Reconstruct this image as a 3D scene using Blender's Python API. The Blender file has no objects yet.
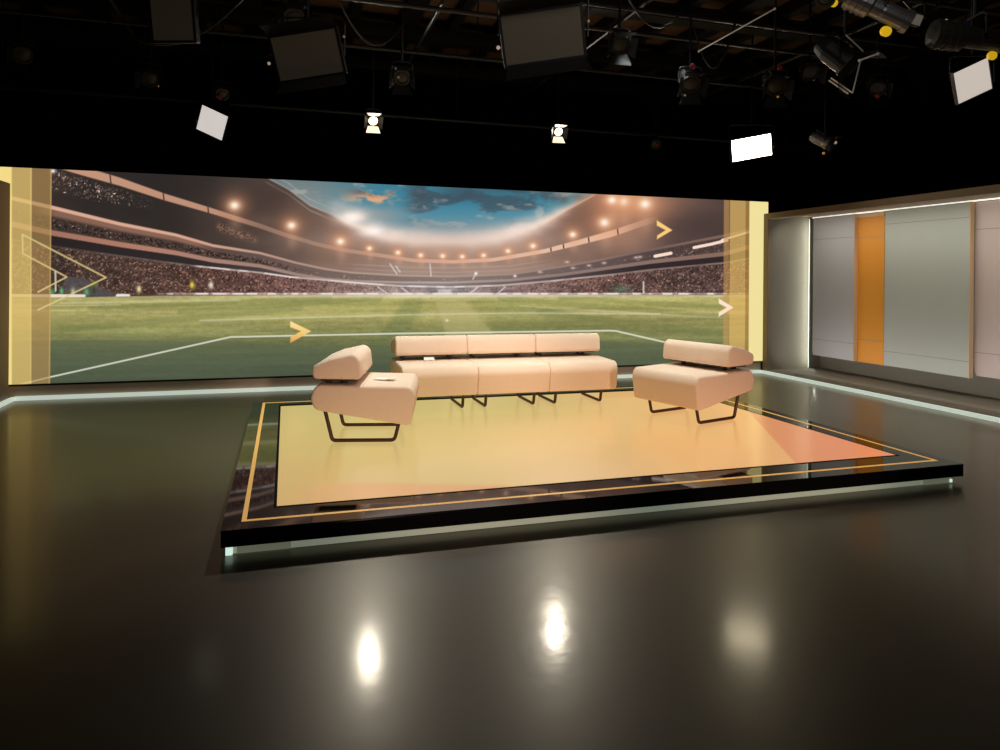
import bpy, bmesh, math, random
import numpy as np
from mathutils import Vector, Matrix

random.seed(7)
C = bpy.context.scene.collection
sc = bpy.context.scene
V = Vector
PI = math.pi

# ------------------------------------------------------------------ materials
def lin(c):
    return tuple((x / 255 / 12.92) if x / 255 <= 0.04045 else ((x / 255 + 0.055) / 1.055) ** 2.4 for x in c)

def mat(name, rgb, rough=0.5, metal=0.0, emit=None, estr=0.0, noise=0.0, nscale=40, bump=0.0, bscale=300, spec=0.5, stretch=None):
    m = bpy.data.materials.new(name); m.use_nodes = True
    nt = m.node_tree; b = nt.nodes['Principled BSDF']
    col = lin(rgb) + (1,)
    b.inputs['Base Color'].default_value = col
    b.inputs['Roughness'].default_value = rough
    b.inputs['Metallic'].default_value = metal
    b.inputs['Specular IOR Level'].default_value = spec
    if emit:
        b.inputs['Emission Color'].default_value = lin(emit) + (1,)
        b.inputs['Emission Strength'].default_value = estr
    if noise or bump:
        tc = nt.nodes.new('ShaderNodeTexCoord'); vec = tc.outputs['Object']
        if stretch:
            mp = nt.nodes.new('ShaderNodeMapping'); mp.inputs['Scale'].default_value = stretch
            nt.links.new(vec, mp.inputs['Vector']); vec = mp.outputs['Vector']
        if noise:
            n = nt.nodes.new('ShaderNodeTexNoise'); n.inputs['Scale'].default_value = nscale; n.inputs['Detail'].default_value = 6
            nt.links.new(vec, n.inputs['Vector'])
            mx = nt.nodes.new('ShaderNodeMix'); mx.data_type = 'RGBA'
            mx.inputs['A'].default_value = tuple(x * (1 - noise) for x in col[:3]) + (1,)
            mx.inputs['B'].default_value = tuple(min(1, x * (1 + noise)) for x in col[:3]) + (1,)
            nt.links.new(n.outputs['Fac'], mx.inputs['Factor'])
            nt.links.new(mx.outputs['Result'], b.inputs['Base Color'])
        if bump:
            n2 = nt.nodes.new('ShaderNodeTexNoise'); n2.inputs['Scale'].default_value = bscale; n2.inputs['Detail'].default_value = 4
            nt.links.new(vec, n2.inputs['Vector'])
            bp = nt.nodes.new('ShaderNodeBump'); bp.inputs['Strength'].default_value = bump; bp.inputs['Distance'].default_value = 0.01
            nt.links.new(n2.outputs['Fac'], bp.inputs['Height']); nt.links.new(bp.outputs['Normal'], b.inputs['Normal'])
    return m

def glow(name, rgb, s):
    m = bpy.data.materials.new(name); m.use_nodes = True
    nt = m.node_tree; nt.nodes.clear()
    e = nt.nodes.new('ShaderNodeEmission'); o = nt.nodes.new('ShaderNodeOutputMaterial')
    e.inputs['Color'].default_value = lin(rgb) + (1,); e.inputs['Strength'].default_value = s
    nt.links.new(e.outputs[0], o.inputs[0])
    return m

def attr_mat(name, s, gloss=0.0, rough=0.1, base=0.0):
    """a surface that glows with the colours stored on its vertices"""
    m = bpy.data.materials.new(name); m.use_nodes = True
    nt = m.node_tree; b = nt.nodes['Principled BSDF']
    a = nt.nodes.new('ShaderNodeAttribute'); a.attribute_name = 'picture'
    b.inputs['Roughness'].default_value = rough
    b.inputs['Specular IOR Level'].default_value = gloss
    b.inputs['Emission Strength'].default_value = s
    nt.links.new(a.outputs['Color'], b.inputs['Emission Color'])
    if base:
        mx = nt.nodes.new('ShaderNodeMix'); mx.data_type = 'RGBA'; mx.inputs['Factor'].default_value = base
        mx.inputs['A'].default_value = (0, 0, 0, 1)
        nt.links.new(a.outputs['Color'], mx.inputs['B']); nt.links.new(mx.outputs['Result'], b.inputs['Base Color'])
    else:
        b.inputs['Base Color'].default_value = (0.004, 0.004, 0.004, 1)
    return m

M = {}
M['black'] = mat('black_drape', (5, 5, 5), 0.95, spec=0.1)
M['void'] = mat('black_wall_cloth', (3, 3, 3), 1.0, spec=0.0, noise=0.3, nscale=3)
M['ceil'] = mat('brown_ceiling_board', (112, 88, 66), 0.95, spec=0.1, noise=0.3, nscale=2.5)
M['beam'] = mat('black_steel', (9, 9, 10), 0.6)
M['pipe'] = mat('black_pipe', (30, 30, 32), 0.45)
M['blackmetal'] = mat('black_lamp_housing', (14, 14, 15), 0.45)
M['greymetal'] = mat('grey_lamp_housing', (120, 120, 124), 0.35, metal=0.7)
M['darkgrey'] = mat('dark_grey_housing', (48, 48, 44), 0.45)
M['steel'] = mat('glowing_steel', (205, 200, 192), 0.35, metal=0.3, emit=(200, 190, 175), estr=.06)  # faint glow in the steel stands in for light it catches
M['diffoff'] = mat('unlit_diffuser_glow', (84, 76, 64), 0.6, emit=(150, 135, 112), estr=0.022)  # switched-off face; dim light on it put in as faint glow
M['lit_soft'] = mat('lit_diffuser', (225, 220, 215), 0.5, emit=(232, 225, 220), estr=0.72, noise=0.08, nscale=60)
M['lit_warm'] = mat('lit_diffuser_warm', (225, 218, 208), 0.5, emit=(228, 216, 204), estr=0.70, noise=0.06, nscale=60)
M['bright'] = glow('full_brightness_diffuser', (255, 238, 208), 22)
M['lens'] = glow('burning_lens', (255, 226, 190), 6)
M['flap'] = mat('glowing_barn_door', (240, 228, 210), 0.4, emit=(255, 235, 210), estr=0.8)  # lamp light on the doors, put in as pale glowing colour
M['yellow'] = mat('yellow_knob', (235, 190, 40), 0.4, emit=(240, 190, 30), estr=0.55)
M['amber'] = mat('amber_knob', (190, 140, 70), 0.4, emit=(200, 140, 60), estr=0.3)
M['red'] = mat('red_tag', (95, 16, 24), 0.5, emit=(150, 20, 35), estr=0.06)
M['bulbw'] = mat('white_bulb_glint', (220, 200, 185), 0.5, emit=(220, 190, 170), estr=0.35)  # glowing white dots for small bulbs and painted glints
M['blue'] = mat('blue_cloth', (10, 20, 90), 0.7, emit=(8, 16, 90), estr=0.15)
M['fabric'] = mat('cream_upholstery', (244, 216, 192), 0.85, spec=0.2, noise=0.04, nscale=30, bump=0.1, bscale=400)
M['seam'] = mat('upholstery_seam', (188, 156, 126), 0.9, spec=0.1)
M['leg'] = mat('dark_brown_steel', (62, 26, 18), 0.4)
M['bracket'] = mat('black_bracket', (8, 7, 6), 0.5)
M['paper'] = mat('white_paper', (245, 240, 230), 0.6)
M['deck'] = mat('black_gloss_deck', (8, 8, 9), 0.035, noise=0.2, nscale=4)
M['deckside'] = mat('black_deck_edge', (4, 4, 4), 0.7, spec=0.05)
M['gold'] = mat('gold_inlay', (215, 165, 85), 0.35, emit=(225, 172, 92), estr=0.6)
M['skirt'] = mat('dark_recess', (40, 42, 38), 0.6)
M['strip'] = mat('led_strip', (200, 210, 200), 0.5, emit=(222, 236, 222), estr=0.62)
M['strip_dim'] = mat('led_strip_dim', (150, 155, 140), 0.5, emit=(146, 154, 134), estr=0.5)
M['strip_hot'] = mat('led_strip_bright', (255, 255, 255), 0.5, emit=(225, 255, 240), estr=.8)
M['strip_white'] = mat('led_strip_white', (235, 232, 222), 0.5, emit=(240, 236, 222), estr=1.0)
M['clear'] = mat('clear_plastic', (165, 168, 145), 0.25, emit=(150, 155, 130), estr=0.3)
M['wallbrown'] = mat('brown_grey_paint', (142, 124, 100), 0.6, noise=0.08, nscale=5)
M['niche'] = mat('olive_grey_paint', (118, 110, 92), 0.7, noise=0.06, nscale=5)
M['plinth'] = mat('plinth_paint', (200, 178, 154), 0.5, noise=0.06, nscale=5)
M['leftwall'] = mat('left_wall_paint', (165, 142, 122), 0.6, noise=0.06, nscale=5)
def panel_mat(name, rgb): return mat(name, rgb, 0.6, noise=0.07, nscale=1.2, bump=0.12, bscale=3, stretch=(1, 1, 0.6))
M['p_grey'] = panel_mat('grey_panel_paint', (168, 164, 160))
M['p_orange'] = panel_mat('amber_panel_paint', (212, 138, 36))
M['p_sage'] = panel_mat('sage_panel_paint', (164, 166, 152))
M['p_lilac'] = panel_mat('lilac_panel_paint', (188, 170, 158))
M['p_edge'] = mat('panel_edge_wood', (205, 172, 130), 0.6)
M['p_seam'] = mat('panel_joint', (138, 132, 122), 0.8)

def floor_mat():
    m = bpy.data.materials.new('polished_dark_floor'); m.use_nodes = True
    nt = m.node_tree; nt.nodes.clear(); N = nt.nodes.new; L = nt.links.new
    out = N('ShaderNodeOutputMaterial')
    tc = N('ShaderNodeTexCoord')
    n = N('ShaderNodeTexNoise'); n.inputs['Scale'].default_value = 1.3; n.inputs['Detail'].default_value = 8; n.inputs['Roughness'].default_value = 0.6
    L(tc.outputs['Object'], n.inputs['Vector'])
    cr = N('ShaderNodeMapRange'); cr.inputs['To Min'].default_value = 0.75; cr.inputs['To Max'].default_value = 1.25
    L(n.outputs['Fac'], cr.inputs['Value'])
    mx = N('ShaderNodeMix'); mx.data_type = 'RGBA'; mx.blend_type = 'MULTIPLY'; mx.inputs['Factor'].default_value = 1
    mx.inputs['A'].default_value = lin((36, 32, 23)) + (1,)
    L(cr.outputs['Result'], mx.inputs['B'])
    d = N('ShaderNodeBsdfDiffuse'); L(mx.outputs['Result'], d.inputs['Color'])
    n2 = N('ShaderNodeTexNoise'); n2.inputs['Scale'].default_value = 9; n2.inputs['Detail'].default_value = 5
    L(tc.outputs['Object'], n2.inputs['Vector'])
    bp = N('ShaderNodeBump'); bp.inputs['Strength'].default_value = 0.03; bp.inputs['Distance'].default_value = 0.02
    L(n2.outputs['Fac'], bp.inputs['Height'])
    lobes = []
    for r_, c_ in ((.135, (.96, .96, .88, 1)), (.33, (.95, .93, .84, 1)), (.44, (.95, .90, .78, 1))):
        g = N('ShaderNodeBsdfGlossy'); g.inputs['Roughness'].default_value = r_; g.inputs['Color'].default_value = c_
        L(bp.outputs['Normal'], g.inputs['Normal']); lobes.append(g)
    m1 = N('ShaderNodeMixShader'); m1.inputs['Fac'].default_value = .6; L(lobes[0].outputs[0], m1.inputs[1]); L(lobes[1].outputs[0], m1.inputs[2])
    mg = N('ShaderNodeMixShader'); mg.inputs['Fac'].default_value = .40; L(m1.outputs[0], mg.inputs[1]); L(lobes[2].outputs[0], mg.inputs[2])
    fr = N('ShaderNodeFresnel'); fr.inputs['IOR'].default_value = 1.8
    ms = N('ShaderNodeMixShader'); L(fr.outputs[0], ms.inputs['Fac']); L(d.outputs[0], ms.inputs[1]); L(mg.outputs[0], ms.inputs[2])
    L(ms.outputs[0], out.inputs['Surface'])
    return m
M['floor'] = floor_mat()

# ------------------------------------------------------------------ mesh helpers
def link(name, bm, m, parent=None, smooth=False, kind=None):
    bmesh.ops.recalc_face_normals(bm, faces=bm.faces)
    me = bpy.data.meshes.new(name); bm.to_mesh(me); bm.free()
    for x in (m if isinstance(m, (list, tuple)) else [m]): me.materials.append(x)
    if smooth:
        for p in me.polygons: p.use_smooth = True
        me.set_sharp_from_angle(angle=math.radians(48))
    o = bpy.data.objects.new(name, me); C.objects.link(o)
    if parent: o.parent = parent
    if kind: o['kind'] = kind
    return o

def thing(name, label, cat, loc=(0, 0, 0), rotz=0.0, group=None):
    o = bpy.data.objects.new(name, None); C.objects.link(o)
    o.location = loc; o.rotation_euler = (0, 0, rotz); o.empty_display_size = 0.1
    o['label'] = label; o['category'] = cat
    if group: o['group'] = group
    return o

def tag(o, label, cat, group=None):
    o['label'] = label; o['category'] = cat
    if group: o['group'] = group
    return o

def box(bm, x0, x1, y0, y1, z0, z1, mtx=None, bevel=0.0):
    vs = [bm.verts.new((x, y, z)) for x in (x0, x1) for y in (y0, y1) for z in (z0, z1)]
    fs = [(0, 1, 3, 2), (4, 6, 7, 5), (0, 4, 5, 1), (2, 3, 7, 6), (0, 2, 6, 4), (1, 5, 7, 3)]
    faces = [bm.faces.new([vs[i] for i in f]) for f in fs]
    if bevel:
        es = list({e for f in faces for e in f.edges})
        r = bmesh.ops.bevel(bm, geom=es, offset=bevel, segments=2, profile=0.5, affect='EDGES')
        vs = list({v for f in r['faces'] for v in f.verts} | {v for v in vs if v.is_valid})
    if mtx is not None:
        for v in vs: v.co = mtx @ v.co
    return vs

def boxm(*a, **k):
    bm = bmesh.new(); box(bm, *a, **k); return bm

def frame_at(a, b, hint=V((0, 0, 1))):
    t = (b - a).normalized()
    if abs(t.dot(hint)) > 0.98: hint = V((1, 0, 0))
    s = t.cross(hint).normalized(); return s, s.cross(t).normalized()

def tube(bm, pts, r, seg=8, closed=False, hint=V((0, 0, 1)), cap=True):
    pts = [V(p) for p in pts]; n = len(pts); rings = []
    for i, p in enumerate(pts):
        a = pts[i - 1] if (i or closed) else p
        b = pts[(i + 1) % n] if (i < n - 1 or closed) else p
        d1 = (p - a).normalized() if (p - a).length else None
        d2 = (b - p).normalized() if (b - p).length else None
        t = ((d1 or d2) + (d2 or d1)).normalized()
        h = hint if abs(t.dot(hint)) < 0.98 else V((1, 0, 0))
        s = t.cross(h).normalized(); w = s.cross(t).normalized()
        rings.append([bm.verts.new(p + s * math.cos(q) * r + w * math.sin(q) * r) for q in [2 * PI * (k + .5) / seg for k in range(seg)]])
    m = n if closed else n - 1
    for i in range(m):
        A, B = rings[i], rings[(i + 1) % n]
        for k in range(seg): bm.faces.new((A[k], A[(k + 1) % seg], B[(k + 1) % seg], B[k]))
    if cap and not closed:
        bm.faces.new(rings[0][::-1]); bm.faces.new(rings[-1])

def fillet(pts, r, n=4):
    pts = [V(p) for p in pts]; out = [pts[0]]
    for i in range(1, len(pts) - 1):
        p = pts[i]; a = (pts[i - 1] - p); b = (pts[i + 1] - p)
        ra = min(r, a.length * .45, b.length * .45); a = p + a.normalized() * ra; b = p + b.normalized() * ra
        for k in range(n + 1):
            t = k / n; out.append(a * (1 - t) ** 2 + p * 2 * t * (1 - t) + b * t * t)
    out.append(pts[-1]); return out

def lathe(bm, prof, mtx, seg=20):
    """prof: (z, radius) pairs along the local z axis"""
    rings = []
    for z, r in prof:
        rings.append([bm.verts.new(mtx @ V((r * math.cos(2 * PI * k / seg), r * math.sin(2 * PI * k / seg), z))) for k in range(seg)])
    for A, B in zip(rings, rings[1:]):
        for k in range(seg): bm.faces.new((A[k], A[(k + 1) % seg], B[(k + 1) % seg], B[k]))
    bm.faces.new(rings[0][::-1]); bm.faces.new(rings[-1])

def quad(bm, pts):
    bm.faces.new([bm.verts.new(V(p)) for p in pts])

def ball(bm, c, r, seg=10):
    bmesh.ops.create_uvsphere(bm, u_segments=seg, v_segments=max(6, seg * 2 // 3), radius=r, matrix=Matrix.Translation(V(c)))

def cushion(prof, w, r_end, seg=4, rounding=0.04):
    """a padded block: the side profile (y, z) rounded at each corner, run across the width and rounded over at both ends"""
    pts = [V((0, y, z)) for y, z in prof]; n = len(pts); loop = []
    for i in range(n):
        p = pts[i]; a = pts[i - 1] - p; b = pts[(i + 1) % n] - p
        r = min(rounding, a.length * .45, b.length * .45)
        A = p + a.normalized() * r; B = p + b.normalized() * r
        for k in range(5):
            t = k / 4; loop.append(A * (1 - t) ** 2 + p * 2 * t * (1 - t) + B * t * t)
    cy = sum(p.y for p in loop) / len(loop); cz = sum(p.z for p in loop) / len(loop)
    bm = bmesh.new(); rings = []; m = len(loop)
    nrm = []
    for i in range(m):
        t = (loop[(i + 1) % m] - loop[i - 1]); nv = V((0, t.z, -t.y)).normalized()
        if nv.dot(V((0, loop[i].y - cy, loop[i].z - cz))) < 0: nv = -nv
        nrm.append(nv)
    xs = []
    for k in range(seg + 1):
        q = k / seg * PI / 2; xs.append((-w / 2 + r_end * (1 - math.sin(q)), r_end * (1 - math.cos(q))))
    xs = [(-w / 2 + r_end * (1 - math.sin(k / seg * PI / 2)), r_end * (1 - math.cos(k / seg * PI / 2))) for k in range(seg, -1, -1)]
    xs = [(x, d) for x, d in xs]                # from the end face inwards
    xs = sorted(xs); allx = xs + [(-x, d) for x, d in reversed(xs)]
    fx = []
    for x, d in allx:
        dd = r_end - math.sqrt(max(0, r_end ** 2 - max(0, abs(x) - (w / 2 - r_end)) ** 2))
        fx.append((x, dd))
    for x, d in fx:
        rings.append([bm.verts.new((x, p.y - nv.y * d, p.z - nv.z * d)) for p, nv in zip(loop, nrm)])
    for A, B in zip(rings, rings[1:]):
        for k in range(m): bm.faces.new((A[k], A[(k + 1) % m], B[(k + 1) % m], B[k]))
    bm.faces.new(rings[0][::-1]); bm.faces.new(rings[-1])
    return bm

# ------------------------------------------------------------------ camera
CAM = V((0, 0, 1.5)); FPX, YAW, PIT, ROL, CY = 703.97, 0.29520, -0.00105, 0.00873, 276.79
fw = V((math.sin(YAW) * math.cos(PIT), math.cos(YAW) * math.cos(PIT), math.sin(PIT)))
rt0 = fw.cross(V((0, 0, 1))).normalized(); up0 = rt0.cross(fw)
rt = rt0 * math.cos(ROL) + up0 * math.sin(ROL); up = -rt0 * math.sin(ROL) + up0 * math.cos(ROL)
cd = bpy.data.cameras.new('camera'); cam = bpy.data.objects.new('camera', cd); C.objects.link(cam)
mw = Matrix.Identity(4)
for i in range(3): mw[i][0], mw[i][1], mw[i][2], mw[i][3] = rt[i], up[i], -fw[i], CAM[i]
cam.matrix_world = mw
cd.sensor_fit = 'HORIZONTAL'; cd.sensor_width = 36; cd.lens = FPX / 1000 * 36; cd.shift_y = -(375 - CY) / 1000
cd.clip_end = 100; sc.camera = cam

# ------------------------------------------------------------------ the studio shell
link('floor', boxm(-7, 11, -4, 12, -0.1, 0), M['floor'], kind='structure')
link('ceiling', boxm(-7, 11, -4, 12, 5.0, 5.1), M['ceil'], kind='structure')
link('wall_back', boxm(-7, 11, 11.4, 11.5, 0, 5.0), M['void'], kind='structure')
link('wall_front', boxm(-7, 11, -4.1, -4, 0, 5.0), M['void'], kind='structure')
link('wall_far_left', boxm(-7.1, -7, -4, 11.5, 0, 5.0), M['void'], kind='structure')
link('wall_far_right', boxm(11, 11.1, -4, 11.5, 0, 5.0), M['void'], kind='structure')
# ceiling beams
n = 0
bm = bmesh.new()
for i in range(26):
    x = -6.5 + i * 0.66; box(bm, x, x + (0.13 if i % 3 else 0.24), -3.9, 11.3, 4.84, 4.999)
link('trim_1', bm, M['beam'], kind='structure')
bm = bmesh.new()
for y in (1.0, 3.2, 5.4, 7.6, 9.35, 10.9): box(bm, -6.9, 10.9, y, y + 0.22, 4.66, 4.838)
link('trim_2', bm, M['beam'], kind='structure')

# ------------------------------------------------------------------ the picture on the big screen
YS, SX0, SX1, SZ0, SZ1 = 9.494, -3.60, 7.345, 0.187, 2.717

def photo_coords(X, Y, Z):
    """where a point of the place sits in the view, used only as the drawing's own measuring grid"""
    dx, dy, dz = X - CAM.x, Y - CAM.y, Z - CAM.z
    w = dx * fw.x + dy * fw.y + dz * fw.z
    return 500 + FPX * (dx * rt.x + dy * rt.y + dz * rt.z) / w, CY - FPX * (dx * up.x + dy * up.y + dz * up.z) / w

def vn(x, y, seed):
    """smooth value noise"""
    r = np.random.RandomState(seed).rand(257, 257)
    xi = np.floor(x).astype(int); yi = np.floor(y).astype(int); fx = x - xi; fy = y - yi
    fx = fx * fx * (3 - 2 * fx); fy = fy * fy * (3 - 2 * fy)
    a = r[yi % 257, xi % 257]; b = r[yi % 257, (xi + 1) % 257]; c_ = r[(yi + 1) % 257, xi % 257]; d = r[(yi + 1) % 257, (xi + 1) % 257]
    return (a * (1 - fx) + b * fx) * (1 - fy) + (c_ * (1 - fx) + d * fx) * fy

def fbm(x, y, seed, o=4):
    s = 0; a = 1; t = 0
    for k in range(o):
        s = s + a * vn(x * 2 ** k, y * 2 ** k, seed + k); t += a; a *= .5
    return s / t

def ss(a, b, x):
    t = np.clip((x - a) / (b - a), 0, 1); return t * t * (3 - 2 * t)

def poly_mask(px, py, P, soft=0.5):
    """1 inside the polygon, soft at the edge"""
    ins = np.zeros(px.shape, bool); dist = np.full(px.shape, 1e9)
    n_ = len(P)
    for i in range(n_):
        (x1, y1), (x2, y2) = P[i], P[(i + 1) % n_]
        cond = ((y1 > py) != (y2 > py))
        with np.errstate(divide='ignore', invalid='ignore'):
            xi = (x2 - x1) * (py - y1) / ((y2 - y1) if y2 != y1 else 1e-9) + x1
        ins ^= cond & (px < xi)
        dist = np.minimum(dist, seg_dist(px, py, x1, y1, x2, y2))
    sd = np.where(ins, dist, -dist)
    return ss(-soft, soft, sd)

def seg_dist(px, py, x1, y1, x2, y2):
    dx, dy = x2 - x1, y2 - y1; L2 = dx * dx + dy * dy + 1e-9
    t = np.clip(((px - x1) * dx + (py - y1) * dy) / L2, 0, 1)
    return np.hypot(px - x1 - t * dx, py - y1 - t * dy)

def stroke(px, py, P, w, soft=0.5):
    d = np.full(px.shape, 1e9)
    for (a, b), (c_, e) in zip(P, P[1:]): d = np.minimum(d, seg_dist(px, py, a, b, c_, e))
    return 1 - ss(w, w + soft, d)

class Paint:
    def __init__(s, x, y): s.x, s.y = x, y; s.c = np.zeros(x.shape + (3,))
    def mix(s, m, col):
        col = np.asarray(col, float)
        if col.ndim == 1: col = np.broadcast_to(col, s.c.shape)
        m = np.clip(m, 0, 1)[..., None]; s.c = s.c * (1 - m) + col * m
    def add(s, m, col): s.c = s.c + m[..., None] * np.asarray(col, float)

def curve(x, pts):
    return np.interp(x, [p[0] for p in pts], [p[1] for p in pts])

def ramp(t, stops):
    k = [s_[0] for s_ in stops]
    return np.stack([np.interp(t, k, [s_[1][i] for s_ in stops]) for i in range(3)], -1)

def paint_stadium(x, y):
    p = Paint(x, y); rnd = np.random.RandomState(3)
    g = lambda cx, cy, sx, sy: np.exp(-((x - cx) / sx) ** 2 - ((y - cy) / sy) ** 2)
    grain = vn(x / 1.0, y / 1.0, 11); grain2 = vn(x / 1.6 + 90, y / 1.3 + 40, 12); big = fbm(x / 40, y / 18, 21)
    # stands, from dark at the sides to warm haze in the middle
    p.c[:] = ramp(x, [(0, (60, 50, 45)), (60, (56, 47, 43)), (180, (58, 48, 44)), (260, (82, 67, 60)), (330, (128, 101, 88)), (400, (152, 122, 106)), (520, (152, 120, 104)), (600, (116, 90, 80)), (680, (84, 67, 63)), (770, (80, 64, 60))])
    p.c *= (0.86 + 0.28 * big)[..., None]
    # --- sky
    rim = curve(x, [(262, 175), (288, 189), (310, 205.4), (330, 214), (350, 224), (380, 237), (415, 243), (470, 244), (505, 238), (534, 227.6), (562, 213), (595, 194.7), (630, 175)])
    sky = ss(1.0, -1.0, y - rim) * ss(258, 268, x) * ss(636, 628, x)
    skc = ramp(y, [(175, (66, 122, 142)), (200, (60, 130, 155)), (215, (82, 138, 158)), (230, (132, 150, 156)), (244, (208, 186, 174))])
    leftgrey = ss(395, 300, x)[..., None]
    skc = skc * (1 - leftgrey) + ramp(y, [(175, (105, 122, 124)), (205, (138, 146, 146)), (230, (190, 170, 158))]) * leftgrey
    cl = fbm(x / 26 + 4, y / 9 + 2, 33, 5)
    cm = ss(0.42, 0.64, cl) * ss(232, 205, y) * ss(395, 420, x)
    skc = skc * (1 - cm[..., None] * .8) + np.array((66, 82, 92)) * cm[..., None] * .8
    hi = ss(0.6, 0.75, fbm(x / 20 + 40, y / 8, 35, 4)) * ss(240, 215, y) * 0.5
    skc = skc * (1 - hi[..., None]) + np.array((185, 178, 172)) * hi[..., None]
    p.mix(sky, skc)
    def in_sky(m, col): p.mix(m * sky, col)
    cn = fbm(x / 14, y / 6, 37, 4)
    in_sky(ss(.35, .6, cn) * g(372, 198, 24, 7) * 1.2, (228, 170, 130))
    in_sky(ss(.45, .65, cn) * g(376, 192, 22, 4) * 1.0, (84, 78, 80))
    in_sky(ss(.4, .6, cn) * g(420, 197, 12, 6), (70, 82, 92)); in_sky(ss(.4, .6, cn) * g(421, 206, 10, 2.5), (215, 180, 160))
    in_sky(g(380, 214, 28, 8) * .55, (175, 160, 155)); in_sky(g(462, 192, 26, 9) * .75, (62, 80, 92)); in_sky(g(508, 188, 25, 7) * .6, (62, 84, 96))
    in_sky(g(590, 180, 30, 16) * .7, (150, 128, 118))
    # rim of the roof and its glow
    rd = np.abs(y - rim)
    p.mix(np.exp(-((y - rim + 1) / 4) ** 2) * ss(325, 350, x) * ss(606, 560, x) * .75, (240, 214, 196))
    for k, wd in ((0, .5), (6, .35), (-5, .35)):
        p.mix(ss(1.1, .3, np.abs(y - rim + k)) * ss(262, 270, x) * ss(345, 310, x) * (.8 if not k else .5), (176, 172, 166))
    p.mix(ss(1.6, .6, np.abs(y - rim)) * ss(535, 550, x) * ss(600, 590, x) * .8, (238, 190, 165))
    for cx, cy, s, a in ((352, 217, 13, .95), (371, 230, 12, .9), (392, 236, 12, .85), (416, 241, 14, .7), (440, 244, 14, .5), (470, 243, 14, .65), (494, 239, 14, .75), (514, 232, 13, .85), (530, 226, 11, .8), (545, 220, 10, .7), (560, 212, 9, .5), (340, 205, 9, .3)):
        p.mix(g(cx, cy, s * 1.25, s * .66) * a * (.62 + .7 * fbm(x / 11, y / 6, 43, 4)), (248, 226, 212))
    p.mix(g(440, 240, 130, 11) * .4, (230, 206, 194))
    p.mix(g(450, 253, 110, 12) * .5, (172, 138, 118)); p.mix(g(445, 272, 120, 12) * .4, (190, 168, 156))
    # orange haze on the right
    p.mix(g(622, 206, 46, 24) * .85, (206, 144, 104)); p.mix(g(632, 202, 20, 12) * .6, (240, 196, 156)); p.mix(g(628, 236, 26, 20) * .5, (190, 142, 116)); p.mix(g(660, 205, 34, 14) * .5, (170, 122, 98))
    # dark roof undersides
    lip = curve(x, [(40, 158), (75, 169), (120, 182), (164, 197), (208, 210), (260, 226), (284, 234.4), (315, 243.7), (343, 250), (390, 256.8), (415, 260.6), (454, 261.8), (493, 259.7), (520, 255.4), (545, 251), (579, 242.4), (614, 233), (640, 224), (700, 206), (770, 186)])
    above = ss(0, -3, y - lip) * (1 - sky)
    p.mix(above * ss(300, 130, x) * .85, (44, 40, 39))
    p.mix(above * g(275, 195, 28, 22) * .5, (58, 46, 42)); p.mix(above * g(262, 222, 26, 9) * .3, (140, 110, 92))
    p.mix(ss(0, 3, y - lip) * ss(240, 130, x) * ss(60, 90, x) * .8 * ss(60, 20, y - lip), (44, 40, 39))
    p.mix(above * ss(545, 575, x) * g(590, 215, 42, 22) * .5, (112, 82, 70))
    p.mix(g(700, 228, 42, 20) * .55, (72, 58, 56))
    # lip band
    bw = curve(x, [(60, 4.8), (120, 4.2), (164, 3.5), (208, 3.0), (260, 2.3), (320, 1.9), (450, 1.6), (540, 1.9), (579, 2.6), (612, 3.2), (645, 3)])
    ba = curve(x, [(60, 1), (215, .95), (260, .6), (330, .6), (400, .7), (540, .9), (610, .95), (640, .4), (660, 0)])
    lc = ramp(x, [(60, (196, 150, 124)), (200, (196, 148, 122)), (300, (178, 140, 120)), (420, (224, 180, 156)), (560, (240, 198, 172)), (640, (232, 180, 146))])
    p.mix(ss(.7, -.5, np.abs(y - lip) - bw) * ba, lc)
    p.mix(ss(.9, .2, np.abs(y - lip - bw)) * ba * ss(280, 200, x) * .7, (58, 40, 34))
    for bx in (113, 164, 207, 584, 614, 558, 545):
        p.mix(ss(1.0, .3, np.abs(x - bx - (y - 200) * .12)) * ss(1, -1, np.abs(y - lip) - bw), (66, 46, 40))
    # sparkling upper seats at the far left
    up_ = ss(-1, -4, y - curve(x, [(50, 192), (90, 203), (130, 208), (160, 214)])) * ss(2, 6, y - lip - bw + 1) * ss(165, 130, x) * ss(48, 52, x)
    up_ = np.maximum(up_, ss(130, 110, x) * ss(0, 4, x - 50) * ss(-14, -4, y - curve(x, [(50, 186), (121, 204)])) * ss(4, -6, y - curve(x, [(50, 186), (121, 204)])))
    p.mix(up_ * ss(.66, .95, grain) * .45, (190, 150, 130)); p.mix(up_ * ss(.9, .98, grain2), (250, 226, 200))
    band = g(0, 0, 1e9, 9) * 0 + np.exp(-((y - curve(x, [(52, 174), (85, 184), (121, 198)])) / 6) ** 2) * ss(128, 112, x) * ss(50, 54, x)
    p.mix(band * ss(.5, .9, grain) * .55, (176, 136, 118)); p.mix(band * ss(.87, .98, grain2), (255, 240, 222))
    p.mix(g(53, 171, 2.4, 2.2), (255, 245, 235))
    sh = np.exp(-((y - curve(x, [(212, 224), (255, 240)])) / 4) ** 2) * ss(212, 220, x) * ss(262, 250, x)
    p.mix(sh * ss(.4, .7, grain) * .6, (186, 132, 106))
    # ---- tiers: bright fronts, crowd rows, dark gaps; left and right halves
    A = curve(x, [(8, 197), (11, 198), (50, 207), (120, 224), (176, 235), (213, 245.6), (260, 253), (297, 263), (325, 269), (352, 272.6), (400, 275.5), (450, 276.5), (510, 274.4), (562, 266.6), (597, 260.6), (631, 253.6), (650, 250), (723, 236), (749, 230)])
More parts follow.
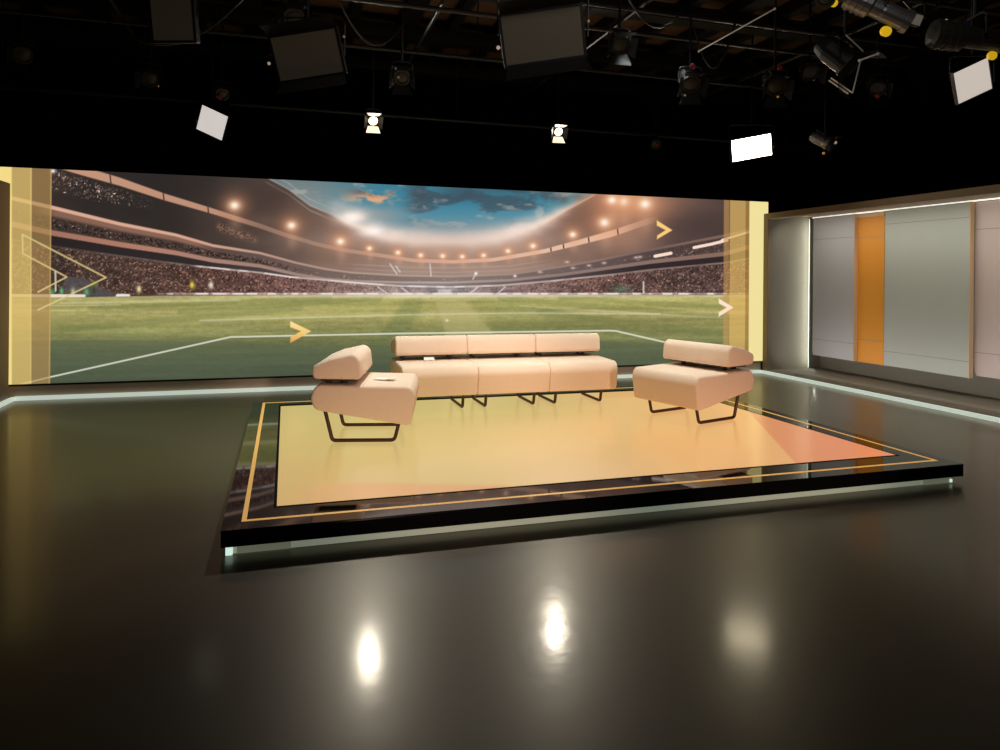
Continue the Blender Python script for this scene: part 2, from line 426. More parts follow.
    B = curve(x, [(11, 224), (50, 232.6), (120, 244.6), (176, 253), (213, 260.5), (260, 266), (297, 274.5), (325, 279), (352, 281), (400, 282.3), (450, 282.6), (510, 280), (562, 274.5), (605, 268.4), (650, 262), (723, 254), (749, 247)])
    Cc = curve(x, [(8, 239), (56, 246.6), (120, 256), (195, 266), (260, 272.6), (291, 277), (358, 283), (400, 286), (450, 287), (500, 285.5), (552, 281), (614, 274.5), (650, 270), (723, 263), (749, 258.5)])
    warm = ss(330, 200, x) * ss(20, 60, x)
    p.mix(ss(0, 1.5, y - A) * ss(0, -1.5, y - B), ramp(x, [(0, (64, 52, 48)), (200, (84, 66, 60)), (300, (112, 92, 86)), (450, (140, 122, 114)), (560, (112, 94, 90)), (650, (86, 70, 67)), (770, (84, 66, 62))]))
    tfr = (y - A) / np.maximum(B - A, 1)
    p.mix(ss(.02, .1, tfr) * ss(.42, .25, tfr) * ss(225, 190, x) * ss(25, 60, x) * .6, (178, 126, 102))
    p.mix(ss(.35, .5, tfr) * ss(.9, .75, tfr) * ss(.45, .6, grain) * ss(330, 240, x) * .9, (38, 30, 28)); p.mix(ss(.3, .5, tfr) * ss(.9, .75, tfr) * ss(.82, .96, grain2) * .7, (206, 170, 150))
    p.mix(ss(0, .1, tfr) * ss(1, .9, tfr) * ss(640, 690, x) * ss(.5, .75, grain) * .55, (52, 38, 36)); p.mix(ss(.5, .6, tfr) * ss(1, .9, tfr) * ss(640, 690, x) * ss(.8, .95, grain2) * .6, (190, 150, 130))
    fcA = ramp(x, [(0, (222, 176, 150)), (180, (216, 168, 146)), (300, (178, 146, 132)), (420, (176, 160, 150)), (560, (150, 128, 120)), (650, (120, 98, 90)), (770, (128, 100, 88))])
    p.mix(ss(.9, -.3, np.abs(y - A) - curve(x, [(10, 1.7), (130, 1.4), (260, .9), (400, .5), (650, .8), (750, 1.2)])), fcA)
    p.mix(ss(.8, -.3, np.abs(y - B) - curve(x, [(10, 2.6), (130, 2.4), (260, 1.5), (400, .6), (560, 1.0), (650, 1.6), (750, 2.0)])), ramp(x, [(0, (150, 108, 92)), (150, (178, 126, 106)), (300, (158, 132, 122)), (430, (180, 168, 162)), (560, (140, 122, 116)), (690, (136, 108, 98)), (770, (140, 108, 92))]))
    gap = ss(0, 1, y - B - curve(x, [(10, 2.5), (260, 1.5), (430, .8), (650, 1.5), (750, 2)])) * ss(0, -1, y - Cc + .5)
    p.mix(gap, ramp(x, [(0, (40, 33, 32)), (200, (50, 43, 44)), (300, (86, 76, 78)), (430, (136, 130, 132)), (560, (84, 72, 76)), (640, (50, 42, 44)), (770, (46, 38, 38))]))
    low = ss(-.3, .8, y - Cc) * ss(.5, -.5, y - 295)
    base = ramp(x, [(0, (66, 53, 47)), (90, (74, 58, 51)), (200, (86, 62, 56)), (300, (122, 90, 84)), (370, (148, 126, 118)), (450, (152, 142, 142)), (520, (136, 112, 108)), (600, (108, 80, 74)), (690, (84, 66, 63)), (770, (92, 68, 62))])
    p.mix(low, base)
    p.mix(low, p.c * (.72 + .6 * fbm(x / 9, y / 4, 57, 3))[..., None]) ; side = np.clip(np.abs(x - 445) / 150, 0, 1)
    p.mix(low * ss(.5, .75, grain) * .72 * side, (44, 31, 29)); p.mix(low * ss(.62, .95, grain2) * .65 * side, (198, 146, 122)); p.mix(low * ss(.9, .98, vn(x / 1.3 + 7, y / 1.5, 55)) * .9, (236, 204, 186))
    p.mix(low * ss(.5, .75, grain) * .3 * (1 - side), (104, 94, 98))
    ct = curve(x, [(50, .2), (190, .3), (200, .95), (300, .95), (440, .9), (560, .8), (640, .5), (750, .5)])
    p.mix(ss(.9, .1, np.abs(y - Cc) - .35) * ct * (.65 + .35 * ss(.3, .5, vn(x / 9, y * 0, 61))), ramp(x, [(0, (120, 100, 92)), (195, (228, 210, 200)), (450, (235, 226, 222)), (560, (214, 196, 190)), (650, (176, 152, 142)), (770, (184, 158, 140))]))
    for P_, w_ in (([(655, 256.2), (671, 253.2)], 1.3), ([(694, 247.6), (712, 244), (727, 240.2)], 1.2), ([(722, 240), (749, 232)], .8)): p.mix(stroke(x, y, P_, w_), (250, 222, 205))
    for (sx_, sy_) in ((573, 268), (589, 265.5), (604, 263), (636, 257.5), (540, 272), (640, 257), (567, 262)): p.mix(g(sx_, sy_, 2.2, 1.2) * .9, (216, 190, 178))
    # thin lines across the far tiers and stairs
    for off, a in ((4, .35), (8.5, .4)): p.mix(ss(.8, .2, np.abs(y - A + off)) * ss(330, 380, x) * ss(560, 520, x) * a, (190, 176, 168))
    for P_ in ([(390, 264), (397, 274)], [(402, 288), (410, 294)], [(478, 287), (469, 294)], [(396, 266), (400, 272)], [(505, 287), (497, 294)], [(378, 287), (388, 294)], [(430, 264), (431, 276)], [(476, 273), (473, 279)]): p.mix(stroke(x, y, P_, .5) * .7, (220, 210, 206))
    p.mix(g(476, 273.5, 1.5, 1.5), (255, 250, 245)); p.mix(g(515, 276, 1.6, 1.3), (250, 235, 228))
    p.mix(poly_mask(x, y, [(438, 289.5), (451, 289.5), (451, 294.5), (438, 294.5)], .6) * .6, (222, 216, 214))
    # left stairway wedge, benches and small figures
    p.mix(poly_mask(x, y, [(64, 276), (84, 278), (120, 296.5), (66, 296.5)], 1) * .8, (84, 80, 82)); p.mix(poly_mask(x, y, [(50, 246), (64, 247), (64, 292), (50, 292)], 1) * .4, (50, 42, 40))
    for fx_, fy_, col in ((52, 292, (70, 150, 96)), (61.5, 291, (96, 168, 110)), (73, 291.5, (170, 180, 140)), (86.5, 292, (92, 165, 98)), (94, 285, (120, 140, 60)), (192, 285, (225, 205, 70)), (139, 289, (235, 215, 160)), (211, 285, (230, 215, 190))):
        p.mix(g(fx_, fy_, 2.2, 3.6) * 1.1, col)
    p.mix(g(94, 289, 1.8, 5) * .9, (52, 62, 46))
    p.mix(g(621, 289, 9, 3.4) * .7, (92, 122, 98)); p.mix(stroke(x, y, [(643.5, 282), (643.5, 293)], .6), (196, 186, 180))
    p.mix(stroke(x, y, [(55.5, 271), (55.5, 291)], .5), (215, 200, 180))
    p.mix(stroke(x, y, [(8, 295.7), (84, 296)], 1.2, .8), (238, 222, 200)); p.mix(stroke(x, y, [(118, 296), (128, 296.2)], 1.8, .8), (232, 228, 222))
    p.mix(ss(1.5, .4, np.abs(y - 293.8)) * ss(150, 180, x) * (.45 + .55 * ss(.35, .6, vn(x / 5, y * 0, 71))), (238, 224, 212))
    # ---- pitch
    hz = 295.0 + curve(x, [(0, 3), (60, 2.4), (160, .6), (300, 0), (800, 0)])
    fld = ss(-.4, .6, y - hz)
    fc = ramp(y, [(295, (190, 182, 128)), (300, (176, 168, 104)), (306, (160, 154, 92)), (312, (172, 164, 104)), (320, (158, 152, 94)), (330, (138, 138, 86)), (338, (124, 126, 80)), (350, (102, 108, 76)), (365, (88, 96, 72)), (385, (78, 86, 68))])
    fc = fc * (1 + .4 * (fbm(x / 150, y / 4.2 + x / 420, 81, 4) - .5) + .10 * (grain - .5) + .10 * (vn(x / 6, y / 1.6, 83) - .5))[..., None]
    p.mix(fld, fc)
    dark = ss(-1.5, 2.5, y - curve(x, [(0, 339), (232, 340), (330, 348), (420, 344), (600, 340), (640, 342), (770, 345)]))
    p.mix(fld * dark * .6, ramp(y, [(335, (94, 104, 76)), (385, (74, 84, 66))]))
    for i, (x0_, x1_, sg) in enumerate(((434, 446, 1), (461, 492, 1))): pass
    p.mix(fld * poly_mask(x, y, [(434, 296), (461, 296), (494, 334), (520, 352), (440, 352), (446, 334)], 2.5) * .5, (186, 176, 120))
    p.mix(fld * poly_mask(x, y, [(405, 300), (425, 300), (408, 334), (372, 345)], 4) * .28, (84, 104, 62))
    p.mix(fld * poly_mask(x, y, [(465, 297), (500, 297), (640, 330), (500, 333)], 4) * .16, (96, 112, 64))
    p.mix(fld * poly_mask(x, y, [(250, 300), (400, 298), (360, 318), (120, 326)], 6) * .18, (190, 186, 112))
    for P_, w_ in (([(500, 298), (740, 318)], 1.4), ([(560, 298), (740, 308)], 1.0), ([(380, 298), (180, 312)], 1.4), ([(330, 298), (90, 308)], 1.0), ([(300, 308), (60, 330)], 2.0), ([(540, 312), (720, 334)], 2.0)):
        p.mix(fld * stroke(x, y, P_, w_, 2.5) * .28, (104, 114, 66))
    for P_, w_, a in (([(0, 390), (30, 382), (50.4, 377), (230.5, 337), (400, 333.5), (610, 330.6), (616, 331), (662, 341.5), (720, 356)], .4, .9), ([(8, 306), (120, 305)], .4, .3), ([(200, 320.5), (400, 315), (520, 313), (660, 314)], .5, .38), ([(60, 303), (240, 300)], .5, .3), ([(520, 306), (724, 318)], .4, .25)):
        p.mix(fld * stroke(x, y, P_, w_, .8) * a, (226, 226, 206))
    p.mix(g(447, 320.5, 1.5, 1.2), (235, 225, 190))
    p.mix(ss(292, 294.5, y) * ss(299, 296, y) * g(450, 295, 170, 30) * .5, (244, 232, 220))
    # flood lights
    for cx, cy, s in ((234.5, 205.4, 5.2), (291.5, 225.5, 4.6), (340.5, 241.5, 4.2), (369.5, 248.4, 2.6), (398, 252.6, 2.7), (420.7, 255.3, 2.5), (442.7, 256, 2.5), (462.3, 256.6, 2.4), (483.6, 255.4, 2.4), (508, 251, 2.5), (533, 246, 3.0), (572.7, 234.6, 3.6), (604.5, 222.5, 5.4), (623.5, 201.5, 5.5), (645, 204, 6), (612, 200, 5)):
        p.mix(g(cx, cy, s * 2.6, s * 2.4) * .55, (226, 150, 108)); p.mix(g(cx, cy, s * 1.2, s) * .95, (255, 214, 176)); p.mix(g(cx, cy, s * .55, s * .5), (255, 246, 232))
        p.mix(g(cx + 1, cy + s * 3.2, s * 1.2, s * 1.8) * .25, (232, 180, 150))
    p.mix(g(352, 218, 9, 5), (255, 244, 234)); p.mix(g(374, 231, 9, 4.5), (255, 244, 236))
    # yellow graphic bands at both ends
    p.mix(ss(31.8, 31.0, x - (y - 280) * -.006) * .80, (222, 190, 112)); p.mix(ss(.9, .3, np.abs(x - 31)) * .6, (236, 208, 128))
    p.mix(ss(31.0, 31.8, x) * ss(51, 50.2, x - (280 - y) * .008) * .66, (176, 140, 84)); p.mix(ss(1, .3, np.abs(x - 50.2 - (280 - y) * .008)) * .6, (208, 172, 104))
    p.mix(ss(12.5, 11, x), (244, 218, 136))
    xx = x - (280 - y) * .006
    p.mix(ss(723, 724, xx) * ss(729.5, 728.5, xx) * .62, (196, 150, 86)); p.mix(ss(729, 730, xx) * ss(746, 745, xx) * .74, (222, 180, 100)); p.mix(ss(745, 746, xx) * ss(750, 749, xx) * .78, (172, 130, 66))
    p.mix(ss(748.6, 749.4, xx), (240, 224, 156))
    # chevrons
    p.mix(poly_mask(x, y, [(290.2, 321), (311.4, 331.2), (290.2, 343), (290.6, 337), (301, 331.2), (290.2, 327)], .6), ramp(y, [(321, (255, 226, 160)), (332, (246, 206, 120)), (343, (226, 160, 90))]))
    p.mix(poly_mask(x, y, [(656.8, 220.3), (672.4, 230.2), (656.8, 239.4), (657.3, 235.4), (665.6, 230.2), (656.8, 225.5)], .6), (250, 206, 122))
    p.mix(poly_mask(x, y, [(718.5, 298.3), (733.6, 307.5), (718.5, 316.9), (718.9, 312.2), (726.7, 307.5), (718.9, 303.5)], .6), (255, 226, 200))
    p.mix(stroke(x, y, [(38, 310), (106, 277.5), (22.4, 234.5), (22.8, 253.5), (66.7, 277), (38, 292)], .45, .7) * .85, (226, 202, 138))
    return np.clip(p.c, 0, 255)

def grid_mesh(name, nx, ny, P00, P10, P01, colours, m, parent=None):
    P00, P10, P01 = (np.array(q, float) for q in (P00, P10, P01))
    u, v = np.meshgrid(np.linspace(0, 1, nx), np.linspace(0, 1, ny))
    pts = P00 + u[..., None] * (P10 - P00) + v[..., None] * (P01 - P00)
    col = colours(pts)
    c = col / 255; c = np.where(c <= .04045, c / 12.92, ((c + .055) / 1.055) ** 2.4)
    me = bpy.data.meshes.new(name)
    idx = np.arange(nx * ny).reshape(ny, nx)
    f = np.stack([idx[:-1, :-1], idx[:-1, 1:], idx[1:, 1:], idx[1:, :-1]], -1).reshape(-1, 4)
    me.vertices.add(nx * ny); me.vertices.foreach_set('co', pts.reshape(-1).astype(np.float32))
    me.loops.add(f.size); me.loops.foreach_set('vertex_index', f.reshape(-1).astype(np.int32))
    me.polygons.add(len(f)); me.polygons.foreach_set('loop_start', np.arange(0, f.size, 4, dtype=np.int32))
    me.update(calc_edges=True)
    a = me.color_attributes.new('picture', 'FLOAT_COLOR', 'POINT')
    a.data.foreach_set('color', np.concatenate([c.reshape(-1, 3), np.ones((nx * ny, 1))], 1).reshape(-1).astype(np.float32))
    me.materials.append(m)
    o = bpy.data.objects.new(name, me); C.objects.link(o)
    if parent: o.parent = parent
    return o

scr = thing('video_wall', 'huge bright video wall showing a floodlit football stadium', 'screen', (0, 0, 0))
grid_mesh('display', 1500, 300, (SX0, YS, SZ0), (SX1, YS, SZ0), (SX0, YS, SZ1),
          lambda q: paint_stadium(*photo_coords(q[..., 0], q[..., 1], q[..., 2])), attr_mat('stadium_picture', 1.0, 0.0, 0.6), scr)
link('backing', boxm(SX0, SX1, YS + .004, YS + .16, SZ0, SZ1), M['beam'], scr)
link('lower_frame', boxm(SX0, SX1 - .02, YS - .012, YS + .1, SZ0 - .022, SZ0), M['bracket'], scr)
link('trim_3', boxm(SX0, 7.22, YS - .02, YS + .3, 0.0, SZ0 - .022), M['plinth'], kind='structure')

# glowing strips along the floor
tag(link('light_strip', boxm(-3.0, 7.19, YS - .06, YS - .02, 0.004, .05), M['strip']), 'glowing white light strip along the floor under the big screen', 'light strip')
tag(link('light_strip', boxm(7.185, 7.22, 1.0, YS - .06, 0.004, .05), M['strip']), 'glowing white light strip along the floor under the right wall niche', 'light strip')
tag(link('light_strip', boxm(-3.03, -2.995, 5.0, YS - .06, 0.004, .05), M['strip']), 'short glowing light strip at the foot of the left wall', 'light strip')

# ------------------------------------------------------------------ left set wall
wl = link('wall_left', boxm(-3.9, -3.03, 4.0, 9.36, 0, 2.515, bevel=.01), M['leftwall'], kind='structure')

# ------------------------------------------------------------------ right set wall with its lit niche
wr = thing('wall_right', 'grey set wall on the right with a lit niche', 'wall'); del wr['label']; del wr['category']; wr['kind'] = 'structure'
link('niche_back', boxm(8.3, 8.4, 1.0, 9.6, 0, 2.52), M['niche'], wr)
link('ledge', boxm(7.222, 8.3, 1.0, 9.40, 0, .062), M['niche'], wr)
link('header_beam', boxm(7.222, 7.36, 1.0, 9.44, 2.432, 2.52), M['wallbrown'], wr)
link('soffit', boxm(7.36, 8.3, 1.0, 9.44, 2.49, 2.52), M['wallbrown'], wr)
bmj = boxm(7.27, 8.04, 9.385, 9.44, .062, 2.49)
link('jamb', bmj, M['niche'], wr)
link('niche_end', boxm(8.04, 8.3, 9.41, 9.44, .062, 2.49), M['niche'], wr)
link('front_edge', boxm(7.222, 7.27, 9.33, 9.44, .062, 2.432), M['wallbrown'], wr)
tag(link('light_strip', boxm(8.03, 8.06, 1.2, 9.30, 2.462, 2.478), M['strip_white']), 'bright white light strip along the top of the niche panels', 'light strip')
tag(link('light_strip', boxm(8.043, 8.056, 9.386, 9.41, .07, 2.46), M['strip']), 'upright light strip at the corner beside the big screen', 'light strip')

def set_panel(name, label, x, y0, y1, z0, z1, m, edge, joints, round_r=0.0, top_edge=False):
    """a thin upright board; y1 is its far edge"""
    t = thing(name, label, 'panel', (x, (y0 + y1) / 2, z0), group=None)
    h = z1 - z0; hy = (y1 - y0) / 2
    prof = [(-hy, 0), (hy, 0), (hy, h), (-hy, h)]
    if round_r:
        prof = [(-hy, 0)] + [(hy - round_r * .22 + round_r * .22 * math.sin(q), round_r - round_r * math.cos(q)) for q in [k / 6 * PI / 2 for k in range(7)]] + [(hy, h), (-hy, h)]
    bm = bmesh.new()
    A = [bm.verts.new((0, a, b)) for a, b in prof]; B = [bm.verts.new((.045, a, b)) for a, b in prof]
    bm.faces.new(A); bm.faces.new(B[::-1])
    for i in range(len(A)): bm.faces.new((A[i], A[(i + 1) % len(A)], B[(i + 1) % len(A)], B[i]))
    link('board', bm, m, t)
    if edge: link('edge_strip', boxm(-.02, .05, -hy - .006, -hy, 0, h), M['p_edge'], t)
    if top_edge: link('top_strip', boxm(-.014, -.002, -hy, hy, h - .055, h), M['p_edge'], t)
    for z in joints: link('joint', boxm(-.0015, .002, -hy + .01, hy - .01, z - z0 - .004, z - z0 + .004), M['p_seam'], t)
    box_m = boxm(.046, 8.3 - x - .001, -hy * .5, hy * .5, h * .7, h * .75)
    link('wall_bracket', box_m, M['niche'], t)
    return t
set_panel('wall_panel', 'narrow grey wall panel between the screen corner and the amber panel', 8.0, 8.385, 9.24, .295, 2.46, M['p_grey'], True, (2.12, .55), .12)
set_panel('wall_panel', 'tall narrow amber orange wall panel between grey panels', 8.05, 7.90, 8.40, .29, 2.455, M['p_orange'], False, (2.10, .62), 0, True)
set_panel('wall_panel', 'wide sage grey wall panel right of the amber panel', 8.0, 6.555, 7.845, .302, 2.46, M['p_sage'], True, (2.27, .50))
set_panel('wall_panel', 'lilac grey wall panel at the right edge of the picture', 8.07, 4.6, 6.56, .335, 2.455, M['p_lilac'], False, (2.12, .62), .2)

# ------------------------------------------------------------------ the stage platform
PX0, PX1, PY0, PY1, PZ, PB = -.32, 4.81, 3.982, 7.95, .14, .049
st = thing('stage_platform', 'low glossy black stage platform with a gold line and glowing floor', 'platform', (0, 0, 0))
link('deck', boxm(PX0, PX1, PY0, PY1, PZ - .012, PZ), M['deck'], st)
link('deck_edge', boxm(PX0 + .001, PX1 - .001, PY0 + .001, PY1 - .001, PB, PZ - .012), M['deckside'], st)
link('plinth', boxm(PX0 + .22, PX1 - .22, PY0 + .16, PY1 - .16, 0, PB), M['skirt'], st)
gx0, gx1, gy0, gy1 = -.210, 4.694, 4.1155, 7.819
bm = bmesh.new(); w = .013
for a in ((gx0 - w, gx1 + w, gy0 - w, gy0 + w), (gx0 - w, gx1 + w, gy1 - w, gy1 + w), (gx0 - w, gx0 + w, gy0 + w, gy1 - w), (gx1 - w, gx1 + w, gy0 + w, gy1 - w)):
    box(bm, *a, PZ, PZ + .0012)
link('gold_inlay', bm, M['gold'], st)

bm = bmesh.new()
for a in ((-.058, 4.548, 4.302, 4.318), (-.058, 4.548, 7.577, 7.68), (-.058, -.042, 4.318, 7.577), (4.532, 4.548, 4.318, 7.577)): box(bm, *a, PZ, PZ + .0016)
link('floor_border', bm, M['deckside'], st)

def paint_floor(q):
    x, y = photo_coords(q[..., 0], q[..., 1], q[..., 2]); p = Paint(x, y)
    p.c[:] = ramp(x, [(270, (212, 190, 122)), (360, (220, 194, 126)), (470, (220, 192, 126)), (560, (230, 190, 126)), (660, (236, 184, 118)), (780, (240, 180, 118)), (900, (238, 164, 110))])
    p.mix(ss(460, 400, y) * ss(640, 500, x) * .45, (206, 188, 114)); p.mix(np.exp(-((x - 585) / 70) ** 2 - ((y - 478) / 20) ** 2) * .5, (240, 206, 158))  # the pale pool is a highlight painted into the floor colour
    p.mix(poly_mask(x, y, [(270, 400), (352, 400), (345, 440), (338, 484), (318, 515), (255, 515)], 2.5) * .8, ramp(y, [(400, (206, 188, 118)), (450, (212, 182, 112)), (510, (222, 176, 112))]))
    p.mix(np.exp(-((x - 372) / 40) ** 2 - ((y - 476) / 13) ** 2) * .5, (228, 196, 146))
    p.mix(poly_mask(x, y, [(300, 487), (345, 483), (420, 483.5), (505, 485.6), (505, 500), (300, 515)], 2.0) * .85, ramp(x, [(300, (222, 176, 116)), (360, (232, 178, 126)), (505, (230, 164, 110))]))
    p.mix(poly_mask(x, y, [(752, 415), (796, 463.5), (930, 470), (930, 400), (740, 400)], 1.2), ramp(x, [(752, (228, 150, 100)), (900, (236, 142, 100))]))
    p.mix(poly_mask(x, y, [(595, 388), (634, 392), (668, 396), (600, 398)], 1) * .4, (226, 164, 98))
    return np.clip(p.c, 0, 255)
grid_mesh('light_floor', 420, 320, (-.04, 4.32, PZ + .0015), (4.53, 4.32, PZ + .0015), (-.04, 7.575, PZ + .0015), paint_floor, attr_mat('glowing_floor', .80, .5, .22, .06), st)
bm = bmesh.new()
box(bm, PX0 + .05, PX1 - .08, PY0 + .030, PY0 + .040, .003, PB - .002)
link('light_strip', bm, M['strip_dim'], st)
link('light_strip', boxm(PX0 + .06, PX0 + .075, PY0 + .12, PY1 - .1, .004, PB - .002), M['strip_dim'], st)
link('light_strip', boxm(PX1 - .075, PX1 - .06, PY0 + .12, PY1 - .1, .004, PB - .002), M['strip_dim'], st)
link('strip_connector', boxm(PX0 + .08, PX0 + .36, PY0 + .012, PY0 + .029, .006, .042, bevel=.004), M['clear'], st)
link('strip_connector', boxm(PX1 - .36, PX1 - .10, PY0 + .012, PY0 + .029, .006, .042, bevel=.004), M['clear'], st)
link('strip_end', boxm(PX0 + .024, PX0 + .06, PY0 + .008, PY0 + .05, .002, PB - .001, bevel=.004), M['strip_hot'], st)
link('strip_end', boxm(PX1 - .12, PX1 - .10, PY0 + .004, PY0 + .011, .010, PB - .015, bevel=.003), M['strip_hot'], st)

# ------------------------------------------------------------------ seating
SEAT = [(.375, .282), (.415, .375), (.372, .479), (-.380, .464), (-.418, .392), (-.382, .150)]          # (y, z): the front faces -y
SOFA_SEAT = [(.375, .280), (.418, .373), (.375, .477), (-.395, .463), (-.440, .388), (-.400, .154)]
BACK = [(.392, .528), (.403, .628), (.265, .686), (.075, .728), (.025, .684), (.008, .523)]
LEG = [(.318, .285), (.252, .017), (-.247, .017), (-.292, .20)]

def leg_bm(x):
    bm = bmesh.new(); tube(bm, fillet([(x, y, z) for y, z in LEG], .03, 4), 0.0155, 8, hint=V((1, 0, 0))); return bm

def seat_part(parent, cx, w, r=.022, prof=SEAT, bx=(-.26, .26)):
    o = link('seat', cushion(prof, w, r), M['fabric'], parent, smooth=True); o.location.x = cx
    bm = bmesh.new(); tube(bm, [(-w / 2 + .03, .0, .4690), (w / 2 - .03, .0, .4690)], .0035, 6)
    link('seam', bm, M['seam'], o)
    b = link('backrest', cushion(BACK, w, r), M['fabric'], parent, smooth=True); b.location.x = cx
    for q in bx:
        bm = bmesh.new()
        for yy in (.16, .29): box(bm, q - .014, q + .014, yy - .02, yy + .02, .455, .535)
        box(bm, q - .010, q + .010, .14, .31, .458, .478)
        link('bracket', bm, M['bracket'], b)
    bm = boxm(-w / 2 + .05, w / 2 - .05, .06, .34, .511, .532); link('gap_shade_strip', bm, M['bracket'], b)  # black board stands in for the shade in the gap below
    return o

def armchair(label, loc, rot):
    t = thing('armchair', label, 'armchair', loc, rot, 'armchairs on the stage')
    seat_part(t, 0, .83)
    for x in (-.30, .30): link('leg', leg_bm(x), M['leg'], t, smooth=True)
    return t
armchair('cream low armchair at the left end of the stage, card on its seat', (.682, 6.075, PZ + .0015), math.radians(77.2))
armchair('cream low armchair at the right end of the stage, empty seat', (3.816, 6.045, PZ + .0015), math.radians(-73.8))
sofa = thing('sofa', 'cream three-seat sofa on dark sled legs facing the camera', 'sofa', (2.240, 7.232, PZ + .0015), 0)
for i in (-1, 0, 1):
    seat_part(sofa, i * .768, 0.766, .018, SOFA_SEAT, (-.284, .225))
    for x in (-.263, .263): link('leg', leg_bm(i * .768 + x), M['leg'], sofa, smooth=True)

# a folded card on the left armchair and a slip of paper on the sofa
bm = bmesh.new(); box(bm, -.075, .03, -.055, .055, 0, .002); box(bm, 0, .075, -.055, .055, 0, .002, mtx=Matrix.Translation((.03, 0, 0)) @ Matrix.Rotation(math.radians(-9), 4, 'Y'))
cd_ = link('paper_card', bm, M['paper']); cd_.location = (.80, 6.00, PZ + .4800); cd_.rotation_euler = (0, 0, -.5)
tag(cd_, 'small white folded card lying on the seat of the left armchair', 'card')
sl = link('paper_slip', boxm(-.055, .055, -.0015, .0015, 0, .034), M['paper']); sl.location = (1.43, 7.20, PZ + .4795); sl.rotation_euler = (-.5, 0, 0)
tag(sl, 'small white paper slip under the left backrest of the sofa', 'paper')

# ------------------------------------------------------------------ lamps overhead
def basis(loc, x, y):
    x = V(x).normalized(); y = V(y); y = (y - x * y.dot(x)).normalized(); z = x.cross(y)
    m = Matrix.Identity(4)
    for i in range(3): m[i][0], m[i][1], m[i][2] = x[i], y[i], z[i]
    return m

def aim(d, roll=0):
    q = V(d).to_track_quat('Z', 'Y').to_matrix().to_4x4(); return q @ Matrix.Rotation(roll, 4, 'Z')

PIPE_Z = 4.25; ROOF = 4.838
def hanger(t, top, loc, half, m4, pivot=0.0):
    """fork, clamp and drop rod; built upright so the head can tilt inside it"""
    ax = (m4.to_3x3() @ V((1, 0, 0))); ax.z = 0; ax = ax.normalized()
    a = ax * (half + .02); h = half * .8 + .08
    bm = bmesh.new(); tube(bm, fillet([-a, -a + V((0, 0, h)), a + V((0, 0, h)), a], .05, 3), .009, 6)
    link('yoke', bm, M['blackmetal'], t)
    bm = bmesh.new(); tube(bm, [V((0, 0, h)), V((0, 0, top - loc[2]))], .013, 6); box(bm, -.03, .03, -.03, .03, top - loc[2] - .02, top - loc[2])
    link('drop_rod', bm, M['blackmetal'], t)

def tagball(t, off, r, m, name='knob'):
    bm = bmesh.new(); ball(bm, off, r); link(name, bm, m, t, smooth=True)

def soft_panel(label, loc, x, y, w, h, face, group, doors=False, top=ROOF, deep=.07, border=.02, tags=()):
    t = thing('panel_light', label, 'studio light', loc, 0, group); m4 = basis(loc, x, y)
    link('housing', boxm(-w / 2 - border, w / 2 + border, -h / 2 - border, h / 2 + border, -deep, -.012, mtx=m4, bevel=.006), M['blackmetal'], t)
    bm = bmesh.new()
    for a in ((-w / 2 - border, w / 2 + border, h / 2, h / 2 + border), (-w / 2 - border, w / 2 + border, -h / 2 - border, -h / 2), (-w / 2 - border, -w / 2, -h / 2, h / 2), (w / 2, w / 2 + border, -h / 2, h / 2)):
        box(bm, *a, -.012, .012, mtx=m4)
    link('frame', bm, M['blackmetal'], t)
    link('diffuser', boxm(-w / 2, w / 2, -h / 2, h / 2, -.011, .002, mtx=m4), face, t)
    bm = bmesh.new()
    for k in range(5): box(bm, -w / 2 + .03, w / 2 - .03, -h / 2 + h * (k + .3) / 5, -h / 2 + h * (k + .5) / 5, -deep - .03, -deep, mtx=m4)
    link('heat_sink', bm, M['blackmetal'], t)
    if doors:
        for sgn in (1, -1):
            bm = bmesh.new(); d = h * .45
            pts = [m4 @ V((-w / 2, sgn * (h / 2 + border), .012)), m4 @ V((w / 2, sgn * (h / 2 + border), .012)), m4 @ V((w / 2 + .03, sgn * (h / 2 + border + d * .5), d)), m4 @ V((-w / 2 - .03, sgn * (h / 2 + border + d * .5), d))]
            quad(bm, pts); bmesh.ops.solidify(bm, geom=bm.faces[:], thickness=.003); link('barn_door', bm, M['blackmetal'], t)
    hanger(t, top, loc, w / 2 + border, m4)
    for off, r, mm in tags: tagball(t, m4 @ V(off), r, mm)
    return t

